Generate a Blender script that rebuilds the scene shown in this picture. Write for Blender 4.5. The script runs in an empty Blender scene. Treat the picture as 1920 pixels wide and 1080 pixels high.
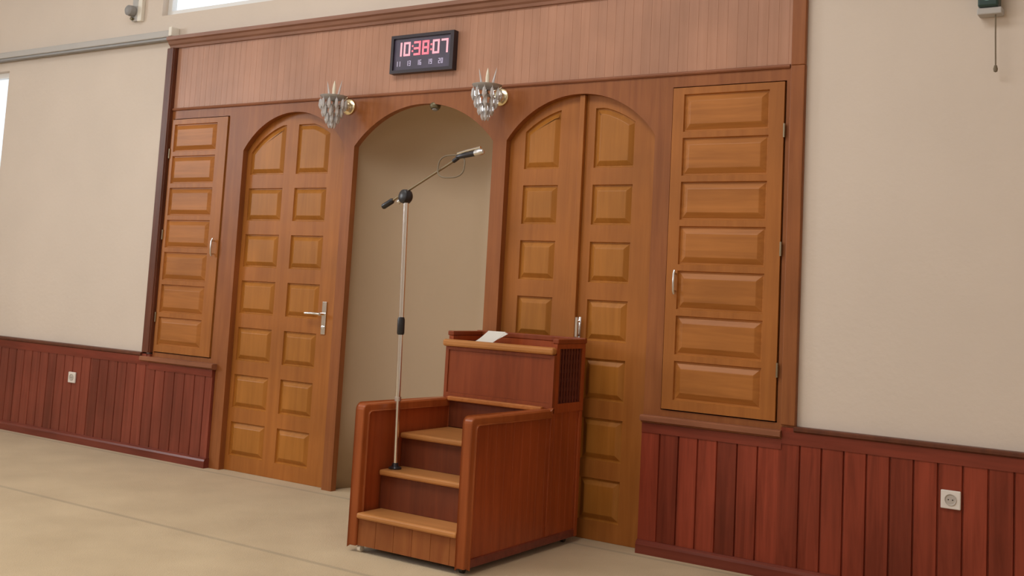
import bpy, bmesh, math, random
from mathutils import Vector, Matrix
from mathutils.geometry import tessellate_polygon
random.seed(7)
sc = bpy.context.scene
COL = sc.collection
PI = math.pi

# ------------------------------------------------------------------ materials
def new_mat(name):
    m = bpy.data.materials.new(name); m.use_nodes = True
    nt = m.node_tree; b = nt.nodes['Principled BSDF']
    return m, nt, b

def plain(name, col, rough=.5, metal=0, bump=0, bscale=60, var=0.0, vscale=3.0, coat=0):
    m, nt, b = new_mat(name)
    b.inputs['Base Color'].default_value = (*col, 1)
    b.inputs['Roughness'].default_value = rough
    b.inputs['Metallic'].default_value = metal
    b.inputs['Coat Weight'].default_value = coat
    tc = nt.nodes.new('ShaderNodeTexCoord')
    if var > 0:
        n = nt.nodes.new('ShaderNodeTexNoise'); n.inputs['Scale'].default_value = vscale
        n.inputs['Detail'].default_value = 5
        nt.links.new(tc.outputs['Object'], n.inputs['Vector'])
        r = nt.nodes.new('ShaderNodeValToRGB')
        r.color_ramp.elements[0].position = .3; r.color_ramp.elements[1].position = .7
        r.color_ramp.elements[0].color = (*[c*(1-var) for c in col], 1)
        r.color_ramp.elements[1].color = (*[min(1, c*(1+var)) for c in col], 1)
        nt.links.new(n.outputs['Fac'], r.inputs['Fac'])
        nt.links.new(r.outputs['Color'], b.inputs['Base Color'])
    if bump > 0:
        n2 = nt.nodes.new('ShaderNodeTexNoise'); n2.inputs['Scale'].default_value = bscale
        n2.inputs['Detail'].default_value = 4
        nt.links.new(tc.outputs['Object'], n2.inputs['Vector'])
        bp = nt.nodes.new('ShaderNodeBump'); bp.inputs['Strength'].default_value = bump
        bp.inputs['Distance'].default_value = .01
        nt.links.new(n2.outputs['Fac'], bp.inputs['Height'])
        nt.links.new(bp.outputs['Normal'], b.inputs['Normal'])
    return m

def wood(name, c0, c1, axis='Z', rough=.42, board=0.0, off=0.0, boardvar=.35, coat=.0, along=1.6, across=26, spec=.3, baxis=0):
    """varnished wood: stretched noise grain, optionally a tone per board"""
    m, nt, b = new_mat(name)
    b.inputs['Roughness'].default_value = rough
    b.inputs['Coat Weight'].default_value = coat
    b.inputs['Coat Roughness'].default_value = .3
    b.inputs['Specular IOR Level'].default_value = spec
    tc = nt.nodes.new('ShaderNodeTexCoord')
    mp = nt.nodes.new('ShaderNodeMapping')
    s = {'X': (along, across, across), 'Y': (across, along, across), 'Z': (across, across, along)}[axis]
    mp.inputs['Scale'].default_value = s
    nt.links.new(tc.outputs['Object'], mp.inputs['Vector'])
    n = nt.nodes.new('ShaderNodeTexNoise'); n.inputs['Scale'].default_value = 1.0
    n.inputs['Detail'].default_value = 6; n.inputs['Roughness'].default_value = .6
    n.inputs['Distortion'].default_value = .6
    r = nt.nodes.new('ShaderNodeValToRGB')
    r.color_ramp.elements[0].position = .32; r.color_ramp.elements[1].position = .68
    r.color_ramp.elements[0].color = (*c0, 1); r.color_ramp.elements[1].color = (*c1, 1)
    col = r.outputs['Color']
    if board > 0:
        sx = nt.nodes.new('ShaderNodeSeparateXYZ'); nt.links.new(tc.outputs['Object'], sx.inputs[0])
        a = nt.nodes.new('ShaderNodeMath'); a.operation = 'SUBTRACT'; a.inputs[1].default_value = off
        nt.links.new(sx.outputs[baxis], a.inputs[0])
        d = nt.nodes.new('ShaderNodeMath'); d.operation = 'DIVIDE'; d.inputs[1].default_value = board
        nt.links.new(a.outputs[0], d.inputs[0])
        f = nt.nodes.new('ShaderNodeMath'); f.operation = 'FLOOR'; nt.links.new(d.outputs[0], f.inputs[0])
        w = nt.nodes.new('ShaderNodeTexWhiteNoise'); w.noise_dimensions = '1D'
        nt.links.new(f.outputs[0], w.inputs['W'])
        # shift grain per board
        cx = nt.nodes.new('ShaderNodeCombineXYZ')
        k = nt.nodes.new('ShaderNodeMath'); k.operation = 'MULTIPLY'; k.inputs[1].default_value = 13.7
        nt.links.new(w.outputs['Value'], k.inputs[0]); nt.links.new(k.outputs[0], cx.inputs[2])
        ad = nt.nodes.new('ShaderNodeVectorMath'); ad.operation = 'ADD'
        nt.links.new(mp.outputs[0], ad.inputs[0]); nt.links.new(cx.outputs[0], ad.inputs[1])
        nt.links.new(ad.outputs[0], n.inputs['Vector'])
        mr = nt.nodes.new('ShaderNodeMapRange'); mr.inputs['To Min'].default_value = 1-boardvar
        mr.inputs['To Max'].default_value = 1+boardvar
        nt.links.new(w.outputs['Value'], mr.inputs['Value'])
        mx = nt.nodes.new('ShaderNodeVectorMath'); mx.operation = 'SCALE'
        nt.links.new(col, mx.inputs[0]); nt.links.new(mr.outputs[0], mx.inputs['Scale'])
        col = mx.outputs[0]
    else:
        nt.links.new(mp.outputs[0], n.inputs['Vector'])
    nt.links.new(n.outputs['Fac'], r.inputs['Fac'])
    # large slow tone drift
    n3 = nt.nodes.new('ShaderNodeTexNoise'); n3.inputs['Scale'].default_value = 2.3
    nt.links.new(tc.outputs['Object'], n3.inputs['Vector'])
    mr3 = nt.nodes.new('ShaderNodeMapRange'); mr3.inputs['From Min'].default_value = .3; mr3.inputs['From Max'].default_value = .7
    mr3.inputs['To Min'].default_value = .88; mr3.inputs['To Max'].default_value = 1.12
    nt.links.new(n3.outputs['Fac'], mr3.inputs['Value'])
    m3 = nt.nodes.new('ShaderNodeVectorMath'); m3.operation = 'SCALE'
    nt.links.new(col, m3.inputs[0]); nt.links.new(mr3.outputs[0], m3.inputs['Scale'])
    nt.links.new(m3.outputs[0], b.inputs['Base Color'])
    bp = nt.nodes.new('ShaderNodeBump'); bp.inputs['Strength'].default_value = .06
    bp.inputs['Distance'].default_value = .004
    nt.links.new(n.outputs['Fac'], bp.inputs['Height']); nt.links.new(bp.outputs['Normal'], b.inputs['Normal'])
    return m

def emis(name, col, strength):
    m, nt, b = new_mat(name)
    b.inputs['Base Color'].default_value = (*[c*.4 for c in col], 1)
    b.inputs['Emission Color'].default_value = (*col, 1); b.inputs['Emission Strength'].default_value = strength
    return m

def pane_mat():
    m, nt, b = new_mat('window_glass')
    t = nt.nodes.new('ShaderNodeBsdfTransparent'); g = nt.nodes.new('ShaderNodeBsdfGlossy')
    g.inputs['Roughness'].default_value = .02
    mx = nt.nodes.new('ShaderNodeMixShader'); mx.inputs[0].default_value = .05; out = nt.nodes['Material Output']
    nt.links.new(t.outputs[0], mx.inputs[1]); nt.links.new(g.outputs[0], mx.inputs[2])
    nt.links.new(mx.outputs[0], out.inputs['Surface'])
    return m

def crystal_mat():
    m, nt, b = new_mat('cut_glass')
    t = nt.nodes.new('ShaderNodeBsdfTransparent'); t.inputs['Color'].default_value = (.97, .97, .98, 1)
    g = nt.nodes.new('ShaderNodeBsdfGlossy'); g.inputs['Roughness'].default_value = .08
    d = nt.nodes.new('ShaderNodeBsdfDiffuse'); d.inputs['Color'].default_value = (.98, .97, .97, 1)
    fr = nt.nodes.new('ShaderNodeFresnel'); fr.inputs['IOR'].default_value = 1.75
    mx = nt.nodes.new('ShaderNodeMixShader'); mx2 = nt.nodes.new('ShaderNodeMixShader')
    mx2.inputs[0].default_value = .45
    out = nt.nodes['Material Output']
    nt.links.new(t.outputs[0], mx2.inputs[1]); nt.links.new(d.outputs[0], mx2.inputs[2])
    nt.links.new(fr.outputs[0], mx.inputs[0]); nt.links.new(mx2.outputs[0], mx.inputs[1]); nt.links.new(g.outputs[0], mx.inputs[2])
    nt.links.new(mx.outputs[0], out.inputs['Surface'])
    return m

def plaster_mat():
    m = plain('cream_plaster', (.715, .612, .52), .75, bump=.12, bscale=35, var=.03, vscale=1.4)
    return m

M = {}
M['plaster'] = plaster_mat()
M['niche'] = plain('niche_paint', (.52, .39, .262), .6, bump=.05, bscale=30, var=.025, vscale=2)  # cream darkened: the shade of the recess is put into the colour
M['ceil'] = plain('ceiling_paint', (.82, .80, .76), .9)
M['frame'] = wood('frame_wood', (.25, .079, .022), (.33, .113, .033))
M['frieze'] = wood('frieze_wood', (.43, .215, .132), (.485, .25, .16), board=.055, off=-2.365, boardvar=.035)  # paler and pinker: window haze and sheen put into the colour
M['cornice'] = wood('cornice_wood', (.27, .13, .085), (.33, .165, .11), axis='X')
M['darktrim'] = wood('dark_trim_wood', (.10, .03, .015), (.15, .045, .02))
M['leaf'] = wood('door_wood', (.335, .112, .020), (.41, .145, .029))
M['panel'] = wood('door_panel_wood', (.36, .132, .018), (.44, .17, .028))
M['hpanel'] = wood('cupboard_panel_wood', (.35, .122, .022), (.46, .17, .036), axis='X')
M['wains'] = wood('wainscot_wood', (.17, .027, .012), (.29, .052, .026), board=.1045, off=1.54, boardvar=.28, rough=.3)
M['wainsL'] = wood('wainscot_wood_left', (.18, .038, .021), (.255, .060, .036), board=.1045, off=-7.0, boardvar=.2, rough=.3)  # paler copy of the wainscot wood, its sheen put into the colour
M['red'] = wood('red_trim_wood', (.15, .03, .018), (.22, .05, .03), axis='X', rough=.3)
M['redrail'] = wood('wainscot_rail_wood', (.16, .028, .013), (.24, .045, .024), axis='X', rough=.35)
M['ledge'] = wood('ledge_wood', (.24, .085, .04), (.31, .12, .06), axis='X')
M['pul'] = wood('pulpit_panel_wood', (.29, .056, .0145), (.40, .086, .024), rough=.36)
M['pulfront'] = wood('pulpit_front_wood', (.215, .042, .0115), (.29, .063, .018), rough=.4)
M['pulrail'] = wood('pulpit_rail_wood', (.40, .13, .034), (.50, .18, .05), axis='Y', rough=.3)
M['pulpost'] = wood('pulpit_post_wood', (.29, .068, .017), (.38, .098, .026), rough=.3)
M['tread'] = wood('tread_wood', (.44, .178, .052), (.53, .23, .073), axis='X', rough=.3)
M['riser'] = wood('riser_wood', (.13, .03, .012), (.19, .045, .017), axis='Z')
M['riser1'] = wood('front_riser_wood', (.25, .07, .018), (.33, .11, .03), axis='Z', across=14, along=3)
M['lattice'] = wood('lattice_wood', (.10, .022, .016), (.145, .034, .022))
M['dark'] = plain('dark_void', (.02, .012, .01), .8)
M['chrome'] = plain('chrome', (.82, .81, .80), .16, 1)
M['steel'] = plain('brushed_steel', (.72, .71, .70), .3, 1)
M['brass'] = plain('pale_brass', (.95, .84, .56), .26, 1)
M['darkbrass'] = plain('aged_brass', (.30, .24, .16), .4, 1)
M['black'] = plain('black_plastic', (.018, .017, .02), .35)
M['blackmetal'] = plain('black_satin_metal', (.05, .048, .055), .28, .6)
M['white'] = plain('white_plastic', (.80, .74, .68), .35)
M['socketin'] = plain('socket_recess', (.50, .45, .40), .5)
M['greyrail'] = plain('grey_aluminium', (.50, .475, .45), .6, .0)
M['greydark'] = plain('grey_shadow_plastic', (.30, .29, .285), .5)  # dark grey plastic, also used for the shadow strip below the rail
M['candle'] = plain('candle_glass', (.82, .74, .58), .2)
M['crystal'] = crystal_mat()
M['glass'] = pane_mat()
M['winframe'] = plain('white_window_frame', (.85, .84, .82), .4)
M['clockface'] = plain('clock_face', (.075, .06, .10), .35, coat=.15, var=.25, vscale=9)
M['clockframe'] = plain('clock_frame', (.028, .018, .026), .35)
M['led'] = emis('red_led', (1.0, .22, .28), 1.15)
M['ledpink'] = emis('pink_led', (.95, .48, .55), .95)
M['ledpale'] = emis('pale_led', (.75, .66, .85), .55)
M['paper'] = plain('paper', (.82, .80, .74), .8)
M['fixgreen'] = plain('dark_green_plastic', (.02, .05, .042), .3)
M['fixlens'] = emis('pale_green_lens', (.45, .75, .65), .45)
M['cream'] = plain('cream_plastic', (.85, .80, .70), .5)
M['cord'] = plain('brown_cord', (.20, .155, .10), .7)
M['olive'] = plain('olive_metal', (.16, .13, .07), .4, .5)
M['rubber'] = plain('dark_rubber', (.03, .025, .022), .7)

def carpet():
    m, nt, b = new_mat('tan_carpet')
    b.inputs['Roughness'].default_value = .95
    b.inputs['Sheen Weight'].default_value = .25
    tc = nt.nodes.new('ShaderNodeTexCoord')
    n = nt.nodes.new('ShaderNodeTexNoise'); n.inputs['Scale'].default_value = 2.2; n.inputs['Detail'].default_value = 6
    nt.links.new(tc.outputs['Object'], n.inputs['Vector'])
    r = nt.nodes.new('ShaderNodeValToRGB'); r.color_ramp.elements[0].position = .3; r.color_ramp.elements[1].position = .7
    r.color_ramp.elements[0].color = (.46, .335, .185, 1); r.color_ramp.elements[1].color = (.57, .43, .25, 1)
    nt.links.new(n.outputs['Fac'], r.inputs['Fac'])
    sx = nt.nodes.new('ShaderNodeSeparateXYZ'); nt.links.new(tc.outputs['Object'], sx.inputs[0])
    # woven line running along the wall every prayer row
    a = nt.nodes.new('ShaderNodeMath'); a.operation = 'ADD'; a.inputs[1].default_value = 1.355
    nt.links.new(sx.outputs[1], a.inputs[0])
    mo = nt.nodes.new('ShaderNodeMath'); mo.operation = 'PINGPONG'; mo.inputs[1].default_value = .63
    nt.links.new(a.outputs[0], mo.inputs[0])
    lt = nt.nodes.new('ShaderNodeMapRange'); lt.inputs['From Min'].default_value = .008; lt.inputs['From Max'].default_value = .022
    lt.inputs['To Min'].default_value = .76; lt.inputs['To Max'].default_value = 1
    nt.links.new(mo.outputs[0], lt.inputs['Value'])
    s = nt.nodes.new('ShaderNodeVectorMath'); s.operation = 'SCALE'
    nt.links.new(r.outputs['Color'], s.inputs[0]); nt.links.new(lt.outputs[0], s.inputs['Scale'])
    nt.links.new(s.outputs[0], b.inputs['Base Color'])
    n2 = nt.nodes.new('ShaderNodeTexNoise'); n2.inputs['Scale'].default_value = 140
    nt.links.new(tc.outputs['Object'], n2.inputs['Vector'])
    bp = nt.nodes.new('ShaderNodeBump'); bp.inputs['Strength'].default_value = .35; bp.inputs['Distance'].default_value = .01
    nt.links.new(n2.outputs['Fac'], bp.inputs['Height']); nt.links.new(bp.outputs['Normal'], b.inputs['Normal'])
    return m
M['carpet'] = carpet()

# ------------------------------------------------------------------ mesh helpers (world coordinates)
def tag(o, label=None, cat=None, group=None, kind=None):
    if label: o['label'] = label
    if cat: o['category'] = cat
    if group: o['group'] = group
    if kind: o['kind'] = kind
    return o

def root_loc(p):
    while p.parent: p = p.parent
    return p.location.copy()

def empty(name, loc, label, cat, group=None):
    o = bpy.data.objects.new(name, None); COL.objects.link(o)
    o.location = loc; o.empty_display_size = .1
    return tag(o, label, cat, group)

def mk(name, bm, mat, parent=None, smooth=False, origin=None):
    bmesh.ops.recalc_face_normals(bm, faces=bm.faces[:])
    org = root_loc(parent) if parent else (Vector(origin) if origin else Vector((0, 0, 0)))
    bmesh.ops.translate(bm, verts=bm.verts[:], vec=-org)
    me = bpy.data.meshes.new(name); bm.to_mesh(me); bm.free()
    me.materials.append(M[mat] if isinstance(mat, str) else mat)
    if smooth:
        me.polygons.foreach_set('use_smooth', [True]*len(me.polygons))
        try: me.set_sharp_from_angle(angle=math.radians(40))
        except Exception: pass
    o = bpy.data.objects.new(name, me); COL.objects.link(o)
    if parent: o.parent = parent
    else: o.location = org
    return o

def box(bm, x0, x1, y0, y1, z0, z1, bev=0.0):
    r = bmesh.ops.create_cube(bm, size=1)
    vs = r['verts']
    for v in vs:
        v.co = Vector(((x0+x1)/2+v.co.x*(x1-x0), (y0+y1)/2+v.co.y*(y1-y0), (z0+z1)/2+v.co.z*(z1-z0)))
    if bev > 0:
        es = set()
        for v in vs:
            for e in v.link_edges: es.add(e)
        bmesh.ops.bevel(bm, geom=list(es), offset=bev, segments=2, affect='EDGES', profile=.5)
    return bm

def B(*a, **k): return box(bmesh.new(), *a, **k)

def cyl(bm, p0, p1, r0, r1=None, seg=20, caps=True):
    p0, p1 = Vector(p0), Vector(p1); r1 = r0 if r1 is None else r1
    d = (p1-p0).normalized(); a = d.orthogonal().normalized(); b = d.cross(a)
    A = [bm.verts.new(p0+r0*(math.cos(t)*a+math.sin(t)*b)) for t in [2*PI*i/seg for i in range(seg)]]
    C = [bm.verts.new(p1+r1*(math.cos(t)*a+math.sin(t)*b)) for t in [2*PI*i/seg for i in range(seg)]]
    for i in range(seg):
        j = (i+1) % seg; bm.faces.new((A[i], A[j], C[j], C[i]))
    if caps: bm.faces.new(A[::-1]); bm.faces.new(C)
    return bm

def lathe(bm, base, axis, prof, seg=24):
    """prof: list of (radius, height along axis) from base"""
    base = Vector(base); d = Vector(axis).normalized(); a = d.orthogonal().normalized(); b = d.cross(a)
    rings = []
    for r, h in prof:
        if r < 1e-6: rings.append([bm.verts.new(base+d*h)])
        else: rings.append([bm.verts.new(base+d*h+r*(math.cos(2*PI*i/seg)*a+math.sin(2*PI*i/seg)*b)) for i in range(seg)])
    for A, C in zip(rings, rings[1:]):
        if len(A) == 1 and len(C) == 1: continue
        for i in range(seg):
            j = (i+1) % seg
            if len(A) == 1: bm.faces.new((A[0], C[j], C[i]))
            elif len(C) == 1: bm.faces.new((A[i], A[j], C[0]))
            else: bm.faces.new((A[i], A[j], C[j], C[i]))
    return bm

def tube(bm, pts, r, seg=8):
    pts = [Vector(p) for p in pts]; rings = []; up = None
    for i, p in enumerate(pts):
        d = (pts[min(i+1, len(pts)-1)]-pts[max(i-1, 0)]).normalized()
        if up is None: up = d.orthogonal().normalized()
        up = (up-d*up.dot(d)).normalized(); b = d.cross(up)
        rings.append([bm.verts.new(p+r*(math.cos(2*PI*k/seg)*up+math.sin(2*PI*k/seg)*b)) for k in range(seg)])
    for A, C in zip(rings, rings[1:]):
        for k in range(seg):
            j = (k+1) % seg; bm.faces.new((A[k], A[j], C[j], C[k]))
    bm.faces.new(rings[0][::-1]); bm.faces.new(rings[-1])
    return bm

def plate(bm, outer, holes, y0, y1):
    """slab in the XZ plane with holes, front at y0, back at y1"""
    loops = [outer]+list(holes)
    flat = [p for l in loops for p in l]
    tris = tessellate_polygon([[Vector((x, z, 0)) for x, z in l] for l in loops])
    F = [bm.verts.new((x, y0, z)) for x, z in flat]; Bk = [bm.verts.new((x, y1, z)) for x, z in flat]
    for a, b, c in tris:
        try:
            bm.faces.new((F[a], F[b], F[c])); bm.faces.new((Bk[c], Bk[b], Bk[a]))
        except ValueError: pass
    k = 0
    for l in loops:
        n = len(l)
        for i in range(n):
            j = (i+1) % n
            try: bm.faces.new((F[k+i], F[k+j], Bk[k+j], Bk[k+i]))
            except ValueError: pass
        k += n
    return bm

def rect(x0, x1, z0, z1): return [(x0, z0), (x1, z0), (x1, z1), (x0, z1)]

def arch_pts(x0, x1, zs, rise, n=28):
    """from (x0,zs) over the top to (x1,zs)"""
    c = (x0+x1)/2; a = (x1-x0)/2
    R = (a*a+rise*rise)/(2*rise)
    t0 = math.asin(a/R)
    return [(c+R*math.sin(-t0+2*t0*i/n), zs+rise-R+R*math.cos(-t0+2*t0*i/n)) for i in range(n+1)]

def inset(poly, d):
    n = len(poly); out = []
    area = sum(poly[i][0]*poly[(i+1) % n][1]-poly[(i+1) % n][0]*poly[i][1] for i in range(n))
    s = 1 if area > 0 else -1
    for i in range(n):
        p0, p1, p2 = Vector(poly[i-1]), Vector(poly[i]), Vector(poly[(i+1) % n])
        e1 = (p1-p0).normalized(); e2 = (p2-p1).normalized()
        n1 = Vector((-e1.y, e1.x))*s; n2 = Vector((-e2.y, e2.x))*s
        m = (n1+n2); den = 1+n1.dot(n2)
        out.append(tuple(p1+m*(d/max(den, .3))))
    return out

def raised_panel(poly, y, bev=.034, groove=.013, proud=.002):
    bm = bmesh.new()
    rings = []
    for d, dy in ((0, .004), (.004, groove), (.010, groove), (bev, -proud), (bev+.004, -proud-.0015)):
        rings.append([bm.verts.new((x, y+dy, z)) for x, z in inset(poly, d)])
    n = len(poly)
    for A, C in zip(rings, rings[1:]):
        for i in range(n):
            j = (i+1) % n; bm.faces.new((A[i], A[j], C[j], C[i]))
    bm.faces.new(rings[-1])
    # closed back so that the panel is a solid board
    bk = [bm.verts.new((x, y+.022, z)) for x, z in poly]
    for i in range(n):
        j = (i+1) % n; bm.faces.new((rings[0][i], bk[i], bk[j], rings[0][j]))
    bm.faces.new(bk[::-1])
    return bm

def boards(bm, x0, x1, z0, z1, yf, yb, pitch, off, gw=.007, gd=.006):
    """vertical tongue-and-groove boards: profile in X, extruded in Z"""
    pts = [(x0, yf)]
    k = math.ceil((x0-off)/pitch+1e-4)
    while off+k*pitch < x1-gw:
        x = off+k*pitch
        if x > x0+gw:
            pts += [(x-gw/2, yf), (x-gw*.15, yf+gd), (x+gw*.15, yf+gd), (x+gw/2, yf)]
        k += 1
    pts += [(x1, yf)]
    lo = [bm.verts.new((x, y, z0)) for x, y in pts]; hi = [bm.verts.new((x, y, z1)) for x, y in pts]
    for i in range(len(pts)-1): bm.faces.new((lo[i], lo[i+1], hi[i+1], hi[i]))
    bl = [bm.verts.new((x, yb, z0)) for x, y in pts]; bh = [bm.verts.new((x, yb, z1)) for x, y in pts]
    for i in range(len(pts)-1):
        bm.faces.new((bl[i+1], bl[i], bh[i], bh[i+1]))
        bm.faces.new((hi[i], hi[i+1], bh[i+1], bh[i])); bm.faces.new((lo[i+1], lo[i], bl[i], bl[i+1]))
    bm.faces.new((lo[0], hi[0], bh[0], bl[0])); bm.faces.new((lo[-1], bl[-1], bh[-1], hi[-1]))
    return bm

def prof_x(bm, prof, x0, x1):
    """(y,z) profile extruded along X"""
    A = [bm.verts.new((x0, y, z)) for y, z in prof]; C = [bm.verts.new((x1, y, z)) for y, z in prof]
    n = len(prof)
    for i in range(n):
        j = (i+1) % n; bm.faces.new((A[i], A[j], C[j], C[i]))
    bm.faces.new(A[::-1]); bm.faces.new(C)
    return bm

# ------------------------------------------------------------------ room shell
XL, XR, YB, ZC = -7.0, 5.5, -8.2, 4.7
W1 = (-2.607, .4, 3.215, 4.25)     # high window over the panelling
W2 = (-6.3, -4.52, 1.75, 2.925)    # window left of the curtain rail
ST = dict(kind='structure')

tag(mk('floor', B(XL, XR, YB, .7, -.1, 0), 'carpet'), 'tan carpeted floor with faint woven row lines', 'floor', **ST)
SK = (-1.8, 2.6, -4.4, -2.2)  # roof opening added out of view to light the hall from above
bm = plate(bmesh.new(), rect(XL, XR, YB, .22), [rect(*SK)], ZC, ZC+.1)
for v in bm.verts: v.co = Vector((v.co.x, v.co.z, v.co.y))
tag(mk('ceiling', bm, 'ceil'), 'plain pale ceiling above the hall', 'ceiling', **ST)

NX0, NX1, NZS, NRISE = -.585, .49, 2.165, .248
bm = bmesh.new()
plate(bm, [(XL, 0), (-2.41, 0), (-2.41, 2.93), (2.30, 2.93), (2.30, 0), (XR, 0), (XR, ZC), (XL, ZC)], [rect(*W1), rect(*W2)], .02, .12)
x0, x1 = NX0-.062, NX1+.062
plate(bm, [(-2.42, .002), (x0, .002)]+arch_pts(x0, x1, NZS, .43)+[(x1, .002), (2.42, .002), (2.42, 3.02), (-2.42, 3.02)], [], .12, .16)  # backing slab added behind the panelling to keep outside light out
tag(mk('wall_front', bm, 'plaster'), 'cream plastered front wall around the wooden panelling', 'wall', **ST)

# side and rear walls with unseen window openings added to light the hall (behind and beside the camera)
def plate_yz(bm, outer, holes, xa, xb):
    b2 = bmesh.new(); plate(b2, outer, holes, 0, 1)
    for v in b2.verts:
        y, t, z = v.co.x, v.co.y, v.co.z
        v.co = Vector((xa+(xb-xa)*t, y, z))
    me = bpy.data.meshes.new('t'); b2.to_mesh(me); b2.free(); bm.from_mesh(me); bpy.data.meshes.remove(me)
    return bm
LW = [(-4.9, -3.5, 2.2, 4.2), (-7.5, -6.1, 2.2, 4.2)]
tag(mk('wall_left', plate_yz(bmesh.new(), rect(YB, .02, 0, ZC), [rect(*w) for w in LW], XL, XL-.15), 'plaster'),
    'cream left side wall with high windows', 'wall', **ST)
tag(mk('wall_right', plate_yz(bmesh.new(), rect(YB, .02, 0, ZC), [], XR, XR+.15), 'plaster'),
    'cream right side wall', 'wall', **ST)
RW = [(-4.8, -2.6, 2.4, 4.2), (1.2, 3.4, 2.4, 4.2)]
bm = plate(bmesh.new(), rect(XL, XR, 0, ZC), [rect(*w) for w in RW], YB, YB-.15)
tag(mk('wall_back', bm, 'plaster'), 'cream rear wall with high windows', 'wall', **ST)

def window(n, x0, x1, z0, z1, y, th, label, mull=2, plane='Y'):
    """frame + pane + mullions in an opening"""
    def tf(bmx):
        if plane == 'X':
            for v in bmx.verts: v.co = Vector((XL-(v.co.y-y), v.co.x, v.co.z))
        return bmx
    f = .045
    bm = plate(bmesh.new(), rect(x0, x1, z0, z1), [rect(x0+f, x1-f, z0+f, z1-f)], y, y+th)
    for i in range(1, mull):
        xm = x0+(x1-x0)*i/mull
        box(bm, xm-.02, xm+.02, y+.005, y+th-.005, z0+f, z1-f)
    w = tag(mk('window_%d' % n, tf(bm), 'winframe'), label, 'window', **ST)
    g = mk('pane', tf(B(x0+f, x1-f, y+th*.5-.003, y+th*.5+.003, z0+f, z1-f)), 'glass', w)
    return w
window(1, *W1, .07, .045, 'bright overexposed high window above the left end of the panelling', 3)
window(2, *W2, .07, .045, 'bright window at the far left below the grey rail', 2)
k = 3
for i, w in enumerate(LW):  # left windows, added out of view to light the hall
    window(k, *w, .05, .05, ['high window of the left wall nearest the panelled wall', 'high window of the left wall nearest the rear'][i], 2, 'X'); k += 1
for i, w in enumerate(RW):  # rear windows, added out of view to light the hall
    window(k, *w, YB-.10, .05, ['high rear window nearest the left wall', 'high rear window farther from the left wall'][i], 2); k += 1

# ------------------------------------------------------------------ panelled facade
ZF = 2.487
D1 = (-1.597, -.665); D2 = (.585, 1.536); ZS = 2.165; RISE = .248
C1 = (-2.352, -1.757, .728, 2.415); C2 = (1.632, 2.252, .728, 2.415)
outer = ([(-2.365, .685), (-1.70, .685), (-1.70, 0), (D1[0], 0)] + arch_pts(*D1, ZS, RISE) + [(D1[1], 0), (NX0, 0)]
         + arch_pts(NX0, NX1, NZS, NRISE) + [(NX1, 0), (D2[0], 0)] + arch_pts(*D2, ZS, RISE)
         + [(D2[1], 0), (1.60, 0), (1.60, .685), (2.345, .685), (2.345, ZF), (-2.365, ZF)])
bm = plate(bmesh.new(), outer, [rect(*C1), rect(*C2)], 0, .045)
tag(mk('trim_1', bm, 'frame'), 'brown wooden face frame with three arched openings and two cupboard openings', 'wood panelling', **ST)
# frieze boards, thin moulding under it
bm = boards(bmesh.new(), -2.365, 2.272, ZF+.0005, 2.945, .004, .05, .055, -2.365, gw=.0022, gd=.0010)
tag(mk('trim_2', bm, 'frieze'), 'broad frieze of fine vertical boards above the arches', 'wood panelling', **ST)
bm = prof_x(bmesh.new(), [(.0, ZF-.012), (-.010, ZF-.010), (-.014, ZF-.003), (-.010, ZF+.006), (0, ZF+.010)], -2.36, 2.268)
tag(mk('trim_3', bm, 'ledge'), 'slim moulding strip between the frieze and the arches', 'moulding', **ST)
bm = prof_x(bmesh.new(), [(.018, 2.945), (-.012, 2.945), (-.018, 2.962), (-.030, 2.972), (-.040, 2.992), (-.055, 3.0), (-.055, 3.025), (.018, 3.025)], -2.44, 2.42)
tag(mk('trim_4', bm, 'cornice'), 'brown cornice moulding along the top of the panelling', 'cornice', **ST)
bm = prof_x(bmesh.new(), [(0, 0), (1, 0), (1, 1), (0, 1)], 0, 1); bm.free()
bm = bmesh.new(); box(bm, -2.452, -2.366, -.03, .018, .722, 2.944, bev=.006); box(bm, -2.395, -2.372, -.038, -.028, .722, 2.944, bev=.004)
tag(mk('trim_5', bm, 'darktrim'), 'dark stained upright casing at the left end of the panelling', 'casing', **ST)
bm = bmesh.new(); box(bm, 2.2735, 2.345, -.012, -.0005, .722, ZF, bev=.004); box(bm, 2.2735, 2.345, -.012, .018, ZF+.001, 2.944, bev=.004)
tag(mk('trim_6', bm, 'frame'), 'brown upright casing at the right end of the panelling', 'casing', **ST)

# wainscot
bm = boards(bmesh.new(), XL+.002, -2.37, .06, .712, -.02, .019, .1045, XL, gw=.010, gd=.009)
boards(bm, -2.37, -1.705, .06, .655, -.02, .019, .1045, XL, gw=.010, gd=.009)
tr_l = bmesh.new(); box(tr_l, XL+.002, -2.37, -.0245, -.0203, .635, .694); box(tr_l, -2.3695, -1.705, -.0245, -.0203, .607, .655)
tag(mk('trim_7', bm, 'wainsL'), 'dark red boarded wainscot left of the arched doors', 'wainscot', **ST)
bm = boards(bmesh.new(), 1.54, 2.28, .06, .655, -.02, -.001, .1045, 1.54, gw=.010, gd=.009)
boards(bm, 2.28, XR-.002, .06, .712, -.02, .019, .1045, 1.54, gw=.010, gd=.009)
tag(mk('trim_8', bm, 'wains'), 'dark red boarded wainscot right of the arched doors', 'wainscot', **ST)
cap = [(.019, .7125), (-.026, .7125), (-.034, .720), (-.034, .732), (-.026, .738), (.019, .738)]
tag(mk('trim_9', prof_x(bmesh.new(), [(y, z-.018) for y, z in cap], XL+.002, -2.455), 'darktrim'), 'dark cap rail on top of the left wainscot', 'cap rail', **ST)
tag(mk('trim_10', prof_x(bmesh.new(), [(y, z-.018) for y, z in cap], 2.346, XR-.002), 'darktrim'), 'dark cap rail on top of the right wainscot', 'cap rail', **ST)
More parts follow.
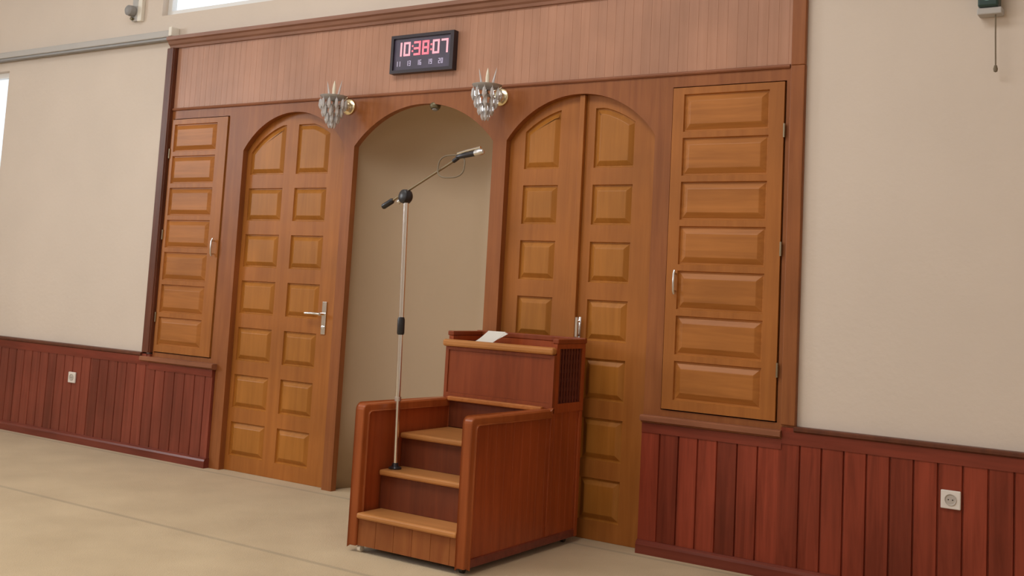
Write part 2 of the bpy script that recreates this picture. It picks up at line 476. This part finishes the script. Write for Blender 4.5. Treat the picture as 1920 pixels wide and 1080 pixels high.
led = [(-.0005, .656), (-.022, .656), (-.030, .664), (-.046, .668), (-.046, .690), (-.038, .696), (-.0005, .696)]
tag(mk('trim_11', prof_x(bmesh.new(), led, -2.45, -1.69), 'ledge'), 'narrow wooden ledge under the left cupboard', 'ledge', **ST)
tag(mk('trim_12', prof_x(bmesh.new(), led, 1.537, 2.285), 'ledge'), 'narrow wooden ledge under the right cupboard', 'ledge', **ST)
bb = [(.0, 0.0), (-.045, 0.0), (-.045, .045), (-.040, .058), (-.028, .066), (0, .066)]
tag(mk('baseboard_left', prof_x(bmesh.new(), [(y-.0005, z) for y, z in bb], XL+.002, -1.695), 'red'), 'red brown baseboard below the left wainscot', 'baseboard', **ST)
tag(mk('baseboard_right', prof_x(bmesh.new(), [(y-.0005, z) for y, z in bb], 1.542, XR-.002), 'red'), 'red brown baseboard below the right wainscot', 'baseboard', **ST)

box_r = bmesh.new(); box(box_r, 2.2855, XR-.002, -.0245, -.0203, .635, .694); box(box_r, 1.541, 2.285, -.0245, -.0203, .607, .655)
tag(mk('trim_13', tr_l, 'redrail'), 'flat dark red rail board under the left cap rail', 'rail', **ST)
tag(mk('trim_14', box_r, 'redrail'), 'flat dark red rail board under the right cap rail', 'rail', **ST)

# niche: half-round recess with half dome
bm = bmesh.new()
ca, ra, dep, y0 = (NX0+NX1)/2, (NX1-NX0)/2+.038, .47, .0455
NPH, DZ, DR = 40, 2.05, .50          # the recess is a little wider than its arched frame
def npt(ph, q, z):
    return (ca-ra*q*math.cos(ph), y0+dep*q*math.sin(ph), z)
rows = []
for z in (0.001, .5, 1.1, 1.7, DZ): rows.append([bm.verts.new(npt(PI*i/NPH, 1, z)) for i in range(NPH+1)])
for k in range(1, 18):
    t = (PI/2)*k/18
    rows.append([bm.verts.new(npt(PI*i/NPH, math.cos(t), DZ+DR*math.sin(t))) for i in range(NPH+1)])
for A, C in zip(rows, rows[1:]):
    for i in range(NPH): bm.faces.new((A[i], A[i+1], C[i+1], C[i]))
top = bm.verts.new((ca, y0, DZ+DR))
for i in range(NPH): bm.faces.new((rows[-1][i], rows[-1][i+1], top))
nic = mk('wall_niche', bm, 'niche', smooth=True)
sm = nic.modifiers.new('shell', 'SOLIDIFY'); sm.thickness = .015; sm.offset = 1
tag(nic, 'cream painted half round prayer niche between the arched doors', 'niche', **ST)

# ------------------------------------------------------------------ arched doors
def rows_of_panels(first_bottom, pitch, h, n=7):
    return [(first_bottom-pitch*i, first_bottom-pitch*i+h) for i in range(n)]
YL = .0465
prow = rows_of_panels(2.0, .3165, .222)
def arch_z(x, D, drop=.06):
    c = (D[0]+D[1])/2; a = (D[1]-D[0])/2
    R = (a*a+RISE*RISE)/(2*RISE); return ZS+RISE-R+math.sqrt(max(0, R*R-(x-c)**2))-drop
def door_polys(cols, D):
    out = []
    for x0, x1 in cols:
        for i, (zb, zt) in enumerate(prow):
            if i == 0:
                n = 10
                tops = [(x1+(x0-x1)*j/n, min(2.335, arch_z(x1+(x0-x1)*j/n, D))) for j in range(n+1)]
                out.append([(x0, zb), (x1, zb)]+tops)
            else: out.append(rect(x0, x1, zb, zt))
    return out

d1 = mk('door_1', plate(bmesh.new(), rect(-1.612, -.655, .001, 2.43), door_polys([(-1.562, -1.243), (-1.130, -.842)], D1), YL, YL+.035), 'leaf')
tag(d1, 'arched single door left of the niche, with two columns of raised panels and a lever handle', 'door', **ST)
for p in door_polys([(-1.562, -1.243), (-1.130, -.842)], D1): mk('panel', raised_panel(p, YL), 'panel', d1)
# lever handle on a long plate
hx = -.782
bm = box(bmesh.new(), hx-.019, hx+.019, YL-.008, YL-.0005, .955, 1.165, bev=.003)
h = mk('handle', bm, 'chrome', d1); h['label'] = 'chrome lever handle on a long plate'
bm = bmesh.new(); cyl(bm, (hx, YL-.004, 1.085), (hx, YL-.05, 1.085), .010)
tube(bm, [(hx, YL-.046, 1.085), (hx-.02, YL-.052, 1.086), (hx-.07, YL-.052, 1.087), (hx-.125, YL-.048, 1.085)], .009, 10)
mk('lever', bm, 'chrome', h, smooth=True)
bm = lathe(bmesh.new(), (hx, YL-.008, 1.0), (0, -1, 0), [(.012, 0), (.012, .005), (.004, .007), (0, .006)])
mk('keyhole', bm, 'steel', h, smooth=True)

split = 1.083
d2 = empty('door_2', (1.06, YL, 0), 'arched double door right of the niche, behind the wooden pulpit', 'door'); d2['kind'] = 'structure'
pl = door_polys([(.686, .920)], D2); pr = door_polys([(1.144, 1.392)], D2)
lf = mk('leaf', plate(bmesh.new(), rect(.575, split-.002, .001, 2.43), pl, YL, YL+.035), 'leaf', d2)
for p in pl: mk('panel', raised_panel(p, YL), 'panel', lf)
rf = mk('leaf', plate(bmesh.new(), rect(split+.002, 1.546, .001, 2.43), pr, YL, YL+.035), 'leaf', d2)
for p in pr: mk('panel', raised_panel(p, YL), 'panel', rf)
mk('astragal', B(split-.030, split+.003, YL-.027, YL-.0005, .014, ZS+RISE-.004, bev=.003), 'leaf', lf)
bm = box(bmesh.new(), split+.012, split+.030, YL-.006, YL-.0005, 1.03, 1.175, bev=.002)
cyl(bm, (split+.021, YL-.005, 1.06), (split+.021, YL-.035, 1.06), .006); cyl(bm, (split+.021, YL-.005, 1.15), (split+.021, YL-.035, 1.15), .006)
tube(bm, [(split+.021, YL-.036, 1.04), (split+.021, YL-.036, 1.172)], .009, 10)
mk('handle', bm, 'chrome', rf, smooth=True)['label'] = 'chrome pull handle beside the meeting stiles'

# ------------------------------------------------------------------ cupboards
def cupboard(C, px0, px1, hside, label):
    x0, x1, z0, z1 = C
    root = empty('cupboard', ((x0+x1)/2, .04, z0), label, 'cupboard', 'panelled wall cupboards')
    g = .007
    mk('carcass', B(x0-.01, x1+.01, .0455, .075, z0-.01, z1+.01), 'dark', root)
    polys = [rect(px0, px1, 2.372-.2315*i-.199, 2.372-.2315*i) for i in range(7)]
    d = mk('door', plate(bmesh.new(), rect(x0+g, x1-g, z0+g, z1-g), polys, -.010, .022), 'leaf', root)
    for p in polys: mk('panel', raised_panel(p, -.010, bev=.036, groove=.012), 'hpanel', d)
    hxp = x1-.045 if hside == 'R' else x0+.062
    hz = 1.49 if hside == 'R' else 1.385
    bm = bmesh.new()
    for dz in (-.045, .045):
        cyl(bm, (hxp, -.0105, hz+dz), (hxp, -.034, hz+dz), .005)
    tube(bm, [(hxp, -.030, hz-.06), (hxp, -.038, hz-.045), (hxp, -.040, hz), (hxp, -.038, hz+.045), (hxp, -.030, hz+.06)], .0065, 10)
    mk('handle', bm, 'steel', d, smooth=True)['label'] = 'small upright metal pull'
    hx2 = x1-.002 if hside == 'L' else x0+.002
    for z in (2.16, .98, 1.57):
        bm = cyl(bmesh.new(), (hx2, -.014, z-.035), (hx2, -.014, z+.035), .006, seg=12)
        mk('hinge', bm, 'darkbrass', d, smooth=True)
    return root
cupboard(C1, -2.318, -1.868, 'R', 'narrow wooden wall cupboard with seven horizontal panels, between dark casing and left arched door')
cupboard(C2, 1.702, 2.168, 'L', 'wooden wall cupboard with seven horizontal panels, right of the double door')

# ------------------------------------------------------------------ digital clock
cx0, cx1, cz0, cz1 = -.300, .188, 2.607, 2.848
clk = empty('digital_clock', ((cx0+cx1)/2, .004, cz0), 'dark digital wall clock with red digits on the frieze', 'clock')
bm = plate(bmesh.new(), rect(cx0, cx1, cz0, cz1), [rect(cx0+.02, cx1-.026, cz0+.02, cz1-.02)], -.040, .003)
mk('frame', bm, 'clockframe', clk)
mk('face', B(cx0+.0205, cx1-.0265, -.028, -.002, cz0+.0205, cz1-.0205), 'clockface', clk)
SEG = {'0': 'abcdef', '1': 'bc', '2': 'abged', '3': 'abgcd', '4': 'fgbc', '5': 'afgcd', '6': 'afgedc', '7': 'abc', '8': 'abcdefg', '9': 'abfgcd'}
def digits(s, x, z, w, h, t, gap, y=-.0285):
    bm = bmesh.new()
    for ch in s:
        if ch == ':':
            for q in (.32, .68): box(bm, x+.002, x+.002+t, y-.002, y, z+h*q-t/2, z+h*q+t/2)
            x += t+gap; continue
        if ch == ' ': x += w*.6; continue
        for sg in SEG[ch]:
            r = {'a': (x, x+w, z+h-t, z+h), 'd': (x, x+w, z, z+t), 'g': (x, x+w, z+h/2-t/2, z+h/2+t/2),
                 'b': (x+w-t, x+w, z+h/2, z+h), 'c': (x+w-t, x+w, z, z+h/2), 'f': (x, x+t, z+h/2, z+h), 'e': (x, x+t, z, z+h/2)}[sg]
            box(bm, r[0], r[1], y-.002, y, r[2], r[3])
        x += w+gap
    return bm
x_ = cx0+.030
for q, mt in (('10', 'ledpink'), ('38', 'led'), ('07', 'ledpink')):
    mk('time_digits', digits(q, x_, cz0+.108, .052, .088, .013, .014), mt, clk)
    x_ += 2*.066
    if q != '07':
        for q_ in (.32, .68): mk('colon_dot', B(x_-.002, x_+.009, -.0305, -.0285, cz0+.108+.088*q_-.0055, cz0+.108+.088*q_+.0055), 'led', clk)
        x_ += .014
for i, q in enumerate(('11', '13', '16', '19', '20')):
    mk('small_digits', digits(q, cx0+.04+i*.083, cz0+.045, .014, .032, .004, .006), 'ledpale', clk)

# ------------------------------------------------------------------ crystal sconces
def sconce(x, z, label):
    root = empty('wall_sconce', (x, 0, z), label, 'wall lamp', 'crystal wall lamps beside the niche')
    mk('backplate', lathe(bmesh.new(), (x, -.0005, z), (0, -1, 0), [(.0, 0), (.050, 0), (.052, .006), (.046, .012), (.030, .016), (.026, .024), (.012, .030), (0, .032)], 32), 'brass', root, smooth=True)
    sy = -.150
    bm = tube(bmesh.new(), [(x, -.025, z), (x, -.06, z-.018), (x, -.10, z-.022), (x, -.135, z-.010), (x, sy, z+.012)], .006, 10)
    mk('arm', bm, 'darkbrass', root, smooth=True)
    bm = lathe(bmesh.new(), (x, sy, z+.012), (0, 0, 1), [(0, -.004), (.012, 0), (.018, .012), (.016, .022), (0, .022)], 20)
    mk('candle_cup', bm, 'darkbrass', root, smooth=True)
    bm = lathe(bmesh.new(), (x, sy, z+.024), (0, 0, 1), [(.006, -.012), (.050, -.006), (.082, .010), (.088, .020), (.080, .014), (.048, -.002), (.006, -.006)], 28)
    dish = mk('glass_dish', bm, 'crystal', root, smooth=True)
    bm = lathe(bmesh.new(), (x, sy, z+.034), (0, 0, 1), [(0, 0), (.009, 0), (.011, .03), (.012, .055), (.009, .08), (.003, .105), (0, .112)], 16)
    mk('candle_bulb', bm, 'candle', root, smooth=True)
    # crystal drops hanging from the dish rim and from lower tiers
    for ring, (rr, n, zt, ln) in enumerate(((.080, 11, z+.032, .080), (.060, 9, z-.010, .085), (.038, 7, z-.055, .080), (.016, 4, z-.090, .075))):
        for i in range(n):
            a = 2*PI*(i+.5*ring)/n
            px, py = x+rr*math.cos(a), sy+rr*math.sin(a)
            bm = lathe(bmesh.new(), (px, py, zt), (0, 0, -1), [(0, 0), (.0015, .003), (.0015, .010), (.008, .018), (.010, .028), (.0125, ln*.70), (.005, ln*.92), (0, ln)], 6)
            mk('crystal_drop', bm, 'crystal', dish)
    bm = lathe(bmesh.new(), (x, sy, z+.014), (0, 0, -1), [(.004, 0), (.005, .02), (.050, .030), (.005, .040), (.004, .070), (.032, .080), (.004, .09), (0, .13)], 16)
    mk('stem', bm, 'crystal', root, smooth=True)
    for s in (-1, 1):
        bm = lathe(bmesh.new(), (x+s*.034, sy, z+.03), (s*.25, 0, 1), [(0, 0), (.004, 0), (.007, .04), (.003, .095), (0, .12)], 8)
        mk('crystal_spike', bm, 'crystal', root, smooth=True)
    return root
sconce(-.652, 2.422, 'crystal wall lamp on a brass plate left of the niche arch')
sconce(.530, 2.422, 'crystal wall lamp on a brass plate right of the niche arch')

# spotlight under the niche arch
sp = empty('spotlight', (.02, .02, 2.41), 'small olive spotlight under the top of the niche arch', 'lamp')
mk('housing', lathe(bmesh.new(), (.025, .030, 2.412), (.15, -.25, -1), [(0, 0), (.030, 0), (.034, .008), (.032, .022), (.024, .034), (0, .036)], 24), 'olive', sp, smooth=True)
mk('lens', lathe(bmesh.new(), Vector((.025, .030, 2.412))+Vector((.15, -.25, -1)).normalized()*.0365, (.15, -.25, -1), [(0, 0), (.018, 0), (.014, .006), (0, .008)], 20), 'greydark', sp, smooth=True)

# ------------------------------------------------------------------ pulpit (minbar steps)
PX0, PX1, PYF, PYB, PYM = .512, 1.203, -1.075, -.052, -.372
G = .03
pul = empty('pulpit', ((PX0+PX1)/2, (PYF+PYB)/2, 0), 'reddish wooden pulpit with three steps and a boxed lectern, in front of the double door', 'pulpit')
TH = .046
def rounded_outline(y0, y1, z0, z1, r, n=6):
    pts = [(y1, z0), (y0, z0)]
    for i in range(n+1):
        t = PI-(PI/2)*i/n
        pts.append((y0+r+r*math.cos(t), z1-r+r*math.sin(t)))
    pts.append((y1, z1))
    return pts
def prof_side(bm, prof, x0, x1):
    return prof_x(bm, prof, x0, x1)
ZR = .705
for side in (0, 1):
    xa, xb = (PX0, PX0+TH) if side == 0 else (PX1-TH, PX1)
    xo = xa if side == 0 else xb            # outer face
    # board core, slightly inside the frame members
    bm = bmesh.new()
    b2 = boards(bmesh.new(), PYF+.03, PYB-.005, G+.005, ZR-.02, 0, 1, .075, PYF, gw=.0035, gd=.05)
    c0, c1 = xa+.009, xb-.009
    for v in b2.verts:
        y, t, z = v.co.x, v.co.y, v.co.z
        xx = (c1+(c0-c1)*t) if side == 1 else (c0+(c1-c0)*t)
        v.co = Vector((xx, y, z))
    me = bpy.data.meshes.new('t'); b2.to_mesh(me); b2.free(); bm.from_mesh(me); bpy.data.meshes.remove(me)
    sp_ = mk('side_panel', bm, 'pul', pul)
    # front post curving into the top rail: one bent member
    o = rounded_outline(PYF, PYM, G, ZR, .030)
    i_ = rounded_outline(PYF+.036, PYM, G, ZR-.036, .018)
    bm = bmesh.new()
    loop = o+[(PYM, ZR-.036)]
    # build as strip between outer and inner outline
    n = len(o)
    V = {}
    for tag_, pts in (('o', o), ('i', i_)):
        for q, xx in ((0, xa), (1, xb)):
            V[tag_, q] = [bm.verts.new((xx, y, z)) for y, z in pts]
    for k in range(1, n-1):
        for (A, C) in ((V['o', 0], V['i', 0]), (V['o', 1], V['i', 1]), (V['o', 0], V['o', 1]), (V['i', 0], V['i', 1])):
            bm.faces.new((A[k], A[k+1], C[k+1], C[k]))
    for k in (1, n-1): bm.faces.new((V['o', 0][k], V['o', 1][k], V['i', 1][k], V['i', 0][k]))
    bmesh.ops.delete(bm, geom=[v for v in bm.verts if not v.link_faces], context='VERTS')
    bmesh.ops.bevel(bm, geom=[e for e in bm.edges if len(e.link_faces) == 2 and e.calc_face_angle(0) > .9], offset=.008, segments=3, affect='EDGES', profile=.5)
    mk('front_post', bm, 'pulpost', sp_, smooth=True)
    mk('bottom_rail', B(xa+.002, xb-.002, PYF+.0365, PYB-.031, G, G+.040, bev=.004), 'red', sp_)
    mk('stile', B(xa+.002, xb-.002, PYM+.001, PYM+.026, G+.0405, ZR-.022, bev=.003), 'pul', sp_)
    mk('stile', B(xa+.001, xb-.001, PYB-.030, PYB, G, ZR-.022, bev=.003), 'pul', sp_)

xi0, xi1 = PX0+TH+.001, PX1-TH-.001
# steps
T = [(-1.085, .190), (-.935, .380), (-.785, .550)]
rb = [G+.004]+[z for _, z in T[:-1]]
ryf = [-1.062, -.912, -.762]
for i, (yf, z) in enumerate(T):
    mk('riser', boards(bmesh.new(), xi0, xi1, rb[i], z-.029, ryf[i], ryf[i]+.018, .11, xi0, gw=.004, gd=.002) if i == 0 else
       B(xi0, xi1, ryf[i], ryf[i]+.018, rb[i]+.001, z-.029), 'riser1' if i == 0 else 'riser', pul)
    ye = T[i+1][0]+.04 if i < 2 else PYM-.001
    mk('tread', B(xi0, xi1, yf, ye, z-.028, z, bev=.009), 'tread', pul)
# lectern box: front panel frame, sides, back, tray
ZT = 1.055
ZN = .979                                  # underside of the front nosing of the tray
bm = plate(bmesh.new(), rect(PX0, PX1, ZR+.001, ZN-.001), [rect(PX0+.020, PX1-.022, ZR+.028, ZN-.018)], PYM, PYM+.024)
lf_ = mk('lectern_front', bm, 'pulfront', pul)
mk('infill', B(PX0+.0205, PX1-.0225, PYM+.006, PYM+.020, ZR+.0285, ZN-.0185), 'pulfront', lf_)
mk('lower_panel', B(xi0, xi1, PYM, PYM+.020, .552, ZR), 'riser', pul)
mk('lower_ledge', B(xi0+.001, xi1-.001, PYM-.030, PYM-.001, ZR-.014, ZR+.010, bev=.006), 'pulrail', pul)
for side in (0, 1):
    xa, xb = (PX0, PX0+.028) if side == 0 else (PX1-.028, PX1)
    b2 = plate(bmesh.new(), rect(PYM+.025, PYB, ZR-.0215, ZT-.02), [rect(PYM+.055, PYB-.030, ZR+.025, ZT-.045)], xa, xb)
    for v in b2.verts: v.co = Vector((v.co.y, v.co.x, v.co.z))
    sd = mk('lectern_side', b2, 'pul', pul)
    y0_, y1_, z0_, z1_ = PYM+.0555, PYB-.0305, ZR+.0255, ZT-.0455
    bm = bmesh.new()
    xm = (xa+xb)/2
    nb = 8
    for k in range(nb):
        y = y0_+(y1_-y0_)*(k+.5)/nb
        box(bm, xm-.004, xm+.009, y-.008, y+.008, z0_, z1_)
    for k in range(6):
        z = z0_+(z1_-z0_)*(k+.5)/6
        box(bm, xm-.009, xm+.004, y0_, y1_, z-.009, z+.009)
    box(bm, xm-.012 if side else xm+.009, xm-.0095 if side else xm+.012, y0_, y1_, z0_, z1_)
    mk('lattice', bm, 'lattice', sd)
mk('lectern_back', B(PX0+.029, PX1-.029, PYB-.020, PYB-.001, ZR-.02, ZT-.02), 'pul', pul)
mk('tray', B(PX0+.0285, PX1-.0285, PYM+.025, PYB-.021, ZN+.008, ZN+.020), 'pul', pul)
RX0, RX1 = PX0-.012, PX1+.006
mk('tray_nosing', B(RX0, RX1-.004, PYM-.022, PYM+.0245, ZN, ZN+.038, bev=.012), 'tread', pul)
mk('tray_rim', B(RX0, RX1, PYB-.0205, PYB+.006, ZT-.0195, ZT+.010, bev=.005), 'pulfront', pul)
mk('tray_rim', B(RX0, RX0+.040, PYM+.0255, PYB-.0215, ZT-.0195, ZT+.006, bev=.005), 'pulfront', pul)
mk('tray_rim', B(RX1-.036, RX1, PYM+.0255, PYB-.0215, ZT-.0195, ZT+.006, bev=.005), 'pulfront', pul)
# castors
for cx_, cy_ in ((PX0+.05, PYF+.035), (PX1-.05, PYF+.06), (PX0+.05, PYB-.06), (PX1-.05, PYB-.06)):
    bm = cyl(bmesh.new(), (cx_-.010, cy_, .0165), (cx_+.010, cy_, .0165), .0163, seg=16)
    cyl(bm, (cx_, cy_, .018), (cx_, cy_, G+.006), .006, seg=10)
    mk('castor', bm, 'cream' if cx_ < .8 and cy_ < -.8 else 'rubber', pul, smooth=True)

# papers propped in the tray, fanned out, their far edge resting higher
bm = bmesh.new(); n = 10
pc = Vector((.690, -.215, ZN+.0215))
for lay in range(3):
    a = .16*lay-.16; rows_ = []
    for i in range(n+1):
        for_y = []
        for j in (0, 1):
            w_, u = (i/n-.5)*.18, (j-.5)*.105
            z = pc.z+.004*lay+.058*(i/n)**1.3
            for_y.append(bm.verts.new((pc.x+u*math.cos(a)-w_*math.sin(a), pc.y+u*math.sin(a)+w_*math.cos(a), z)))
        rows_.append(for_y)
    for A, C in zip(rows_, rows_[1:]): bm.faces.new((A[0], C[0], C[1], A[1]))
pp = mk('paper_sheets', bm, 'paper', origin=pc)
so = pp.modifiers.new('thick', 'SOLIDIFY'); so.thickness = .0014; so.offset = 1
tag(pp, 'loose white papers lying in the tray on top of the pulpit', 'paper')

# ------------------------------------------------------------------ microphone stand
b0 = Vector((.602, -.862, .380)); t0 = Vector((.583, -.885, 1.742))
ms = empty('microphone_stand', b0, 'chrome boom microphone stand standing on the second step of the pulpit', 'microphone stand')
def along(z): return b0+(t0-b0)*((z-b0.z)/(t0.z-b0.z))
mk('base', lathe(bmesh.new(), b0+Vector((0, 0, .0006)), (0, 0, 1), [(0, 0), (.032, 0), (.033, .006), (.018, .014), (.014, .030), (0, .030)], 28), 'blackmetal', ms, smooth=True)
mk('lower_tube', cyl(bmesh.new(), along(.40), along(1.07), .0125), 'chrome', ms, smooth=True)
mk('collar', cyl(bmesh.new(), along(.715), along(.735), .017), 'steel', ms, smooth=True)
mk('clutch', lathe(bmesh.new(), along(1.045), t0-b0, [(0, 0), (.016, 0), (.019, .008), (.019, .075), (.015, .088), (0, .088)]), 'black', ms, smooth=True)
mk('upper_tube', cyl(bmesh.new(), along(1.12), along(1.715), .0135), 'chrome', ms, smooth=True)
kn = t0
bm = lathe(bmesh.new(), kn+Vector((.0, .026, 0)), (-.25, -1, .08), [(0, 0), (.028, 0), (.036, .008), (.038, .026), (.034, .046), (.024, .052), (0, .054)], 24)
mk('pivot_knob', bm, 'black', ms, smooth=True)
cw, be = Vector((.432, -.885, 1.691)), Vector((.872, -.885, 1.922))
bd = (be-cw).normalized()
bm = cyl(bmesh.new(), cw+bd*.03, be, .0062)
mk('boom', bm, 'darkbrass', ms, smooth=True)['label'] = 'thin dull metal boom arm'
mk('counterweight', lathe(bmesh.new(), cw, bd, [(0, 0), (.012, 0), (.015, .006), (.015, .066), (.011, .074), (0, .074)]), 'black', ms, smooth=True)
mk('boom_clamp', cyl(bmesh.new(), kn-bd*.055, kn-bd*.030, .013), 'steel', ms, smooth=True)
# loop of cable round the boom end
pts = []
for i in range(41):
    a = 2*PI*i/40
    ct, st = math.cos(a), math.sin(a)
    pts.append((.866+.081*math.copysign(abs(ct)**.7, ct), -.898+.012*st, 1.893+.058*math.copysign(abs(st)**.7, st)))
mk('cable_loop', tube(bmesh.new(), pts, .0036, 8), 'cord', ms, smooth=True)
mk('holder', tube(bmesh.new(), [be-bd*.004, be+Vector((.012, -.002, .006)), be+Vector((.035, -.004, .020))], .0105, 10), 'black', ms, smooth=True)
# microphone with its top highlight put in as the clip
m0, m1 = Vector((.890, -.888, 1.940)), Vector((1.062, -.900, 1.962))
md = (m1-m0).normalized()
mic = empty('microphone', m0, 'dark slim microphone held at the end of the boom stand', 'microphone')
mk('body', lathe(bmesh.new(), m0, md, [(0, 0), (.009, 0), (.0115, .004), (.013, .06), (.014, .118), (0, .118)]), 'blackmetal', mic, smooth=True)
mk('grille', lathe(bmesh.new(), m0+md*.1185, md, [(0, 0), (.0155, 0), (.0165, .012), (.016, .036), (.011, .050), (0, .055)]), 'steel', mic, smooth=True)
mk('clip', tube(bmesh.new(), [m0+md*.004+Vector((0, 0, .016)), m0+md*.06+Vector((0, 0, .021)), m0+md*.15+Vector((0, 0, .024))], .0065, 8), 'chrome', mic, smooth=True)['label'] = 'bright metal strip above the microphone body'

# ------------------------------------------------------------------ sockets
def socket(x, z, label):
    s = empty('wall_socket', (x, -.02, z), label, 'socket', 'power sockets on the wainscot')
    mk('plate', B(x-.042, x+.042, -.033, -.0205, z-.040, z+.040, bev=.004), 'white', s)
    bm = lathe(bmesh.new(), (x, -.0332, z), (0, -1, 0), [(0, .0005), (.020, .0005), (.023, .003), (.025, .003), (.025, 0)], 24)
    r = mk('outlet_ring', bm, 'socketin', s, smooth=True)
    bm = bmesh.new()
    for d in (-.009, .009): cyl(bm, (x+d, -.0336, z), (x+d, -.0345, z), .0028, seg=10)
    mk('pin_hole', bm, 'dark', r)
socket(-3.226, .475, 'white power socket on the left wainscot')
socket(3.060, .483, 'white power socket on the right wainscot')

# ------------------------------------------------------------------ rail and wall fixtures
rl = empty('wall_rail', (-3.6, .02, 3.03), 'long pale grey rail fixed to the wall left of the panelling', 'rail')
def rot_rail(bm):
    for v in bm.verts: v.co.z += (v.co.x+2.42)*.004
    return bm
mk('rail_body', rot_rail(B(-6.5, -2.425, -.048, .012, 3.026, 3.078, bev=.008)), 'greyrail', rl)
mk('lower_track', rot_rail(B(-6.5, -2.43, -.040, .004, 3.006, 3.025, bev=.003)), 'greydark', rl)['label'] = 'darker track under the rail'  # shadow below the rail, put in as a dark strip
mk('end_cap', rot_rail(B(-2.4245, -2.390, -.056, .0195, 3.028, 3.098, bev=.006)), 'cream', rl)['label'] = 'cream end cap'
for x in (-5.9, -4.6, -3.5, -2.7):
    mk('bracket', rot_rail(B(x-.02, x+.02, .0125, .0195, 3.035, 3.07)), 'greyrail', rl)

fx = empty('wall_unit', (-2.9, .02, 3.18), 'small grey wall unit with cream upright strip, between window and rail', 'wall fixture')
mk('strip', B(-2.858, -2.812, -.012, .0195, 3.19, 3.52, bev=.004), 'cream', fx)['label'] = 'cream upright strip'
bm = lathe(bmesh.new(), (-2.905, -.012, 3.27), (0, -1, 0), [(0, 0), (.040, 0), (.043, .01), (.040, .05), (.026, .062), (0, .064)], 20)
mk('head', bm, 'greydark', fx, smooth=True)
mk('bracket', B(-2.925, -2.8585, -.011, .0195, 3.195, 3.40, bev=.005), 'greyrail', fx)
mk('knob', lathe(bmesh.new(), (-2.905, -.0115, 3.212), (0, -1, 0), [(0, 0), (.012, 0), (.012, .02), (0, .024)], 14), 'olive', fx, smooth=True)

fr_ = empty('wall_unit', (3.2, .02, 2.64), 'dark green wall unit with pale lens and hanging cord, high on the right wall', 'wall fixture')
mk('housing', B(3.150, 3.238, -.062, .0195, 2.682, 2.90, bev=.010), 'fixgreen', fr_)
mk('lens', lathe(bmesh.new(), (3.193, -.0625, 2.742), (0, -1, 0), [(0, .008), (.020, .007), (.030, .003), (.032, 0), (0, 0)], 24), 'fixlens', fr_, smooth=True)
mk('base_plate', B(3.146, 3.250, -.050, .0195, 2.650, 2.6815, bev=.005), 'greyrail', fr_)
cd = mk('pull_cord', tube(bmesh.new(), [(3.222, -.030, 2.6495), (3.2225, -.031, 2.55), (3.224, -.030, 2.42)], .0032, 8), 'cord', fr_, smooth=True)
mk('cord_bead', lathe(bmesh.new(), (3.224, -.030, 2.420), (0, 0, -1), [(0, 0), (.006, .004), (.010, .020), (.008, .032), (0, .036)], 14), 'cord', cd, smooth=True)

# ------------------------------------------------------------------ light
w = bpy.data.worlds.new('sky'); sc.world = w; w.use_nodes = True
bg = w.node_tree.nodes['Background']
bg.inputs[0].default_value = (.86, .93, 1.0, 1); bg.inputs[1].default_value = 1.6

def area(name, loc, direction, sx, sy, power, col=(1, .97, .93)):
    l = bpy.data.lights.new(name, 'AREA'); l.shape = 'RECTANGLE'; l.size = sx; l.size_y = sy
    l.energy = power; l.color = col
    o = bpy.data.objects.new(name, l); COL.objects.link(o)
    o.location = loc; o.rotation_euler = Vector(direction).to_track_quat('-Z', 'Z').to_euler()
    return o
for i, (a, b, z0, z1) in enumerate(LW):
    area('daylight_left', (XL-.4, (a+b)/2, (z0+z1)/2), (1, 0, -.12), 1.4, 2.0, (275, 60)[i], (.9, .96, 1))  # lamps added outside the unseen left windows
for i, (a, b, z0, z1) in enumerate(RW):
    area('daylight_rear', ((a+b)/2, YB-.4, (z0+z1)/2), (0, 1, -.15), 2.2, 1.8, (60, 22)[i])  # lamps added outside the unseen rear windows

area('daylight_roof', ((SK[0]+SK[1])/2, (SK[2]+SK[3])/2, ZC+.5), (0, .12, -1), 4.0, 2.0, 165)  # lamp added above the roof opening, out of view

# ------------------------------------------------------------------ camera
yaw, pit, rol = .584464314, .0975522907, .0541287966
f = Vector((-math.sin(yaw)*math.cos(pit), math.cos(yaw)*math.cos(pit), math.sin(pit)))
r = Vector((math.cos(yaw), math.sin(yaw), 0)); u = r.cross(f)
r2 = math.cos(rol)*r+math.sin(rol)*u; u2 = -math.sin(rol)*r+math.cos(rol)*u
cam = bpy.data.cameras.new('camera'); co = bpy.data.objects.new('camera', cam); COL.objects.link(co)
mw = Matrix.Identity(4)
for i in range(3):
    mw[i][0], mw[i][1], mw[i][2] = r2[i], u2[i], -f[i]
mw[0][3], mw[1][3], mw[2][3] = 4.106956883, -5.240477982, 1.278718393
co.matrix_world = mw
cam.sensor_width = 36; cam.lens = 36*2054.91/1920; cam.shift_y = -190/1920
cam.clip_start = .05
sc.camera = co
sc.view_settings.view_transform = 'Standard'; sc.view_settings.look = 'None'
sc.view_settings.gamma = 1; sc.view_settings.use_curve_mapping = False
sc.view_settings.exposure = -.26
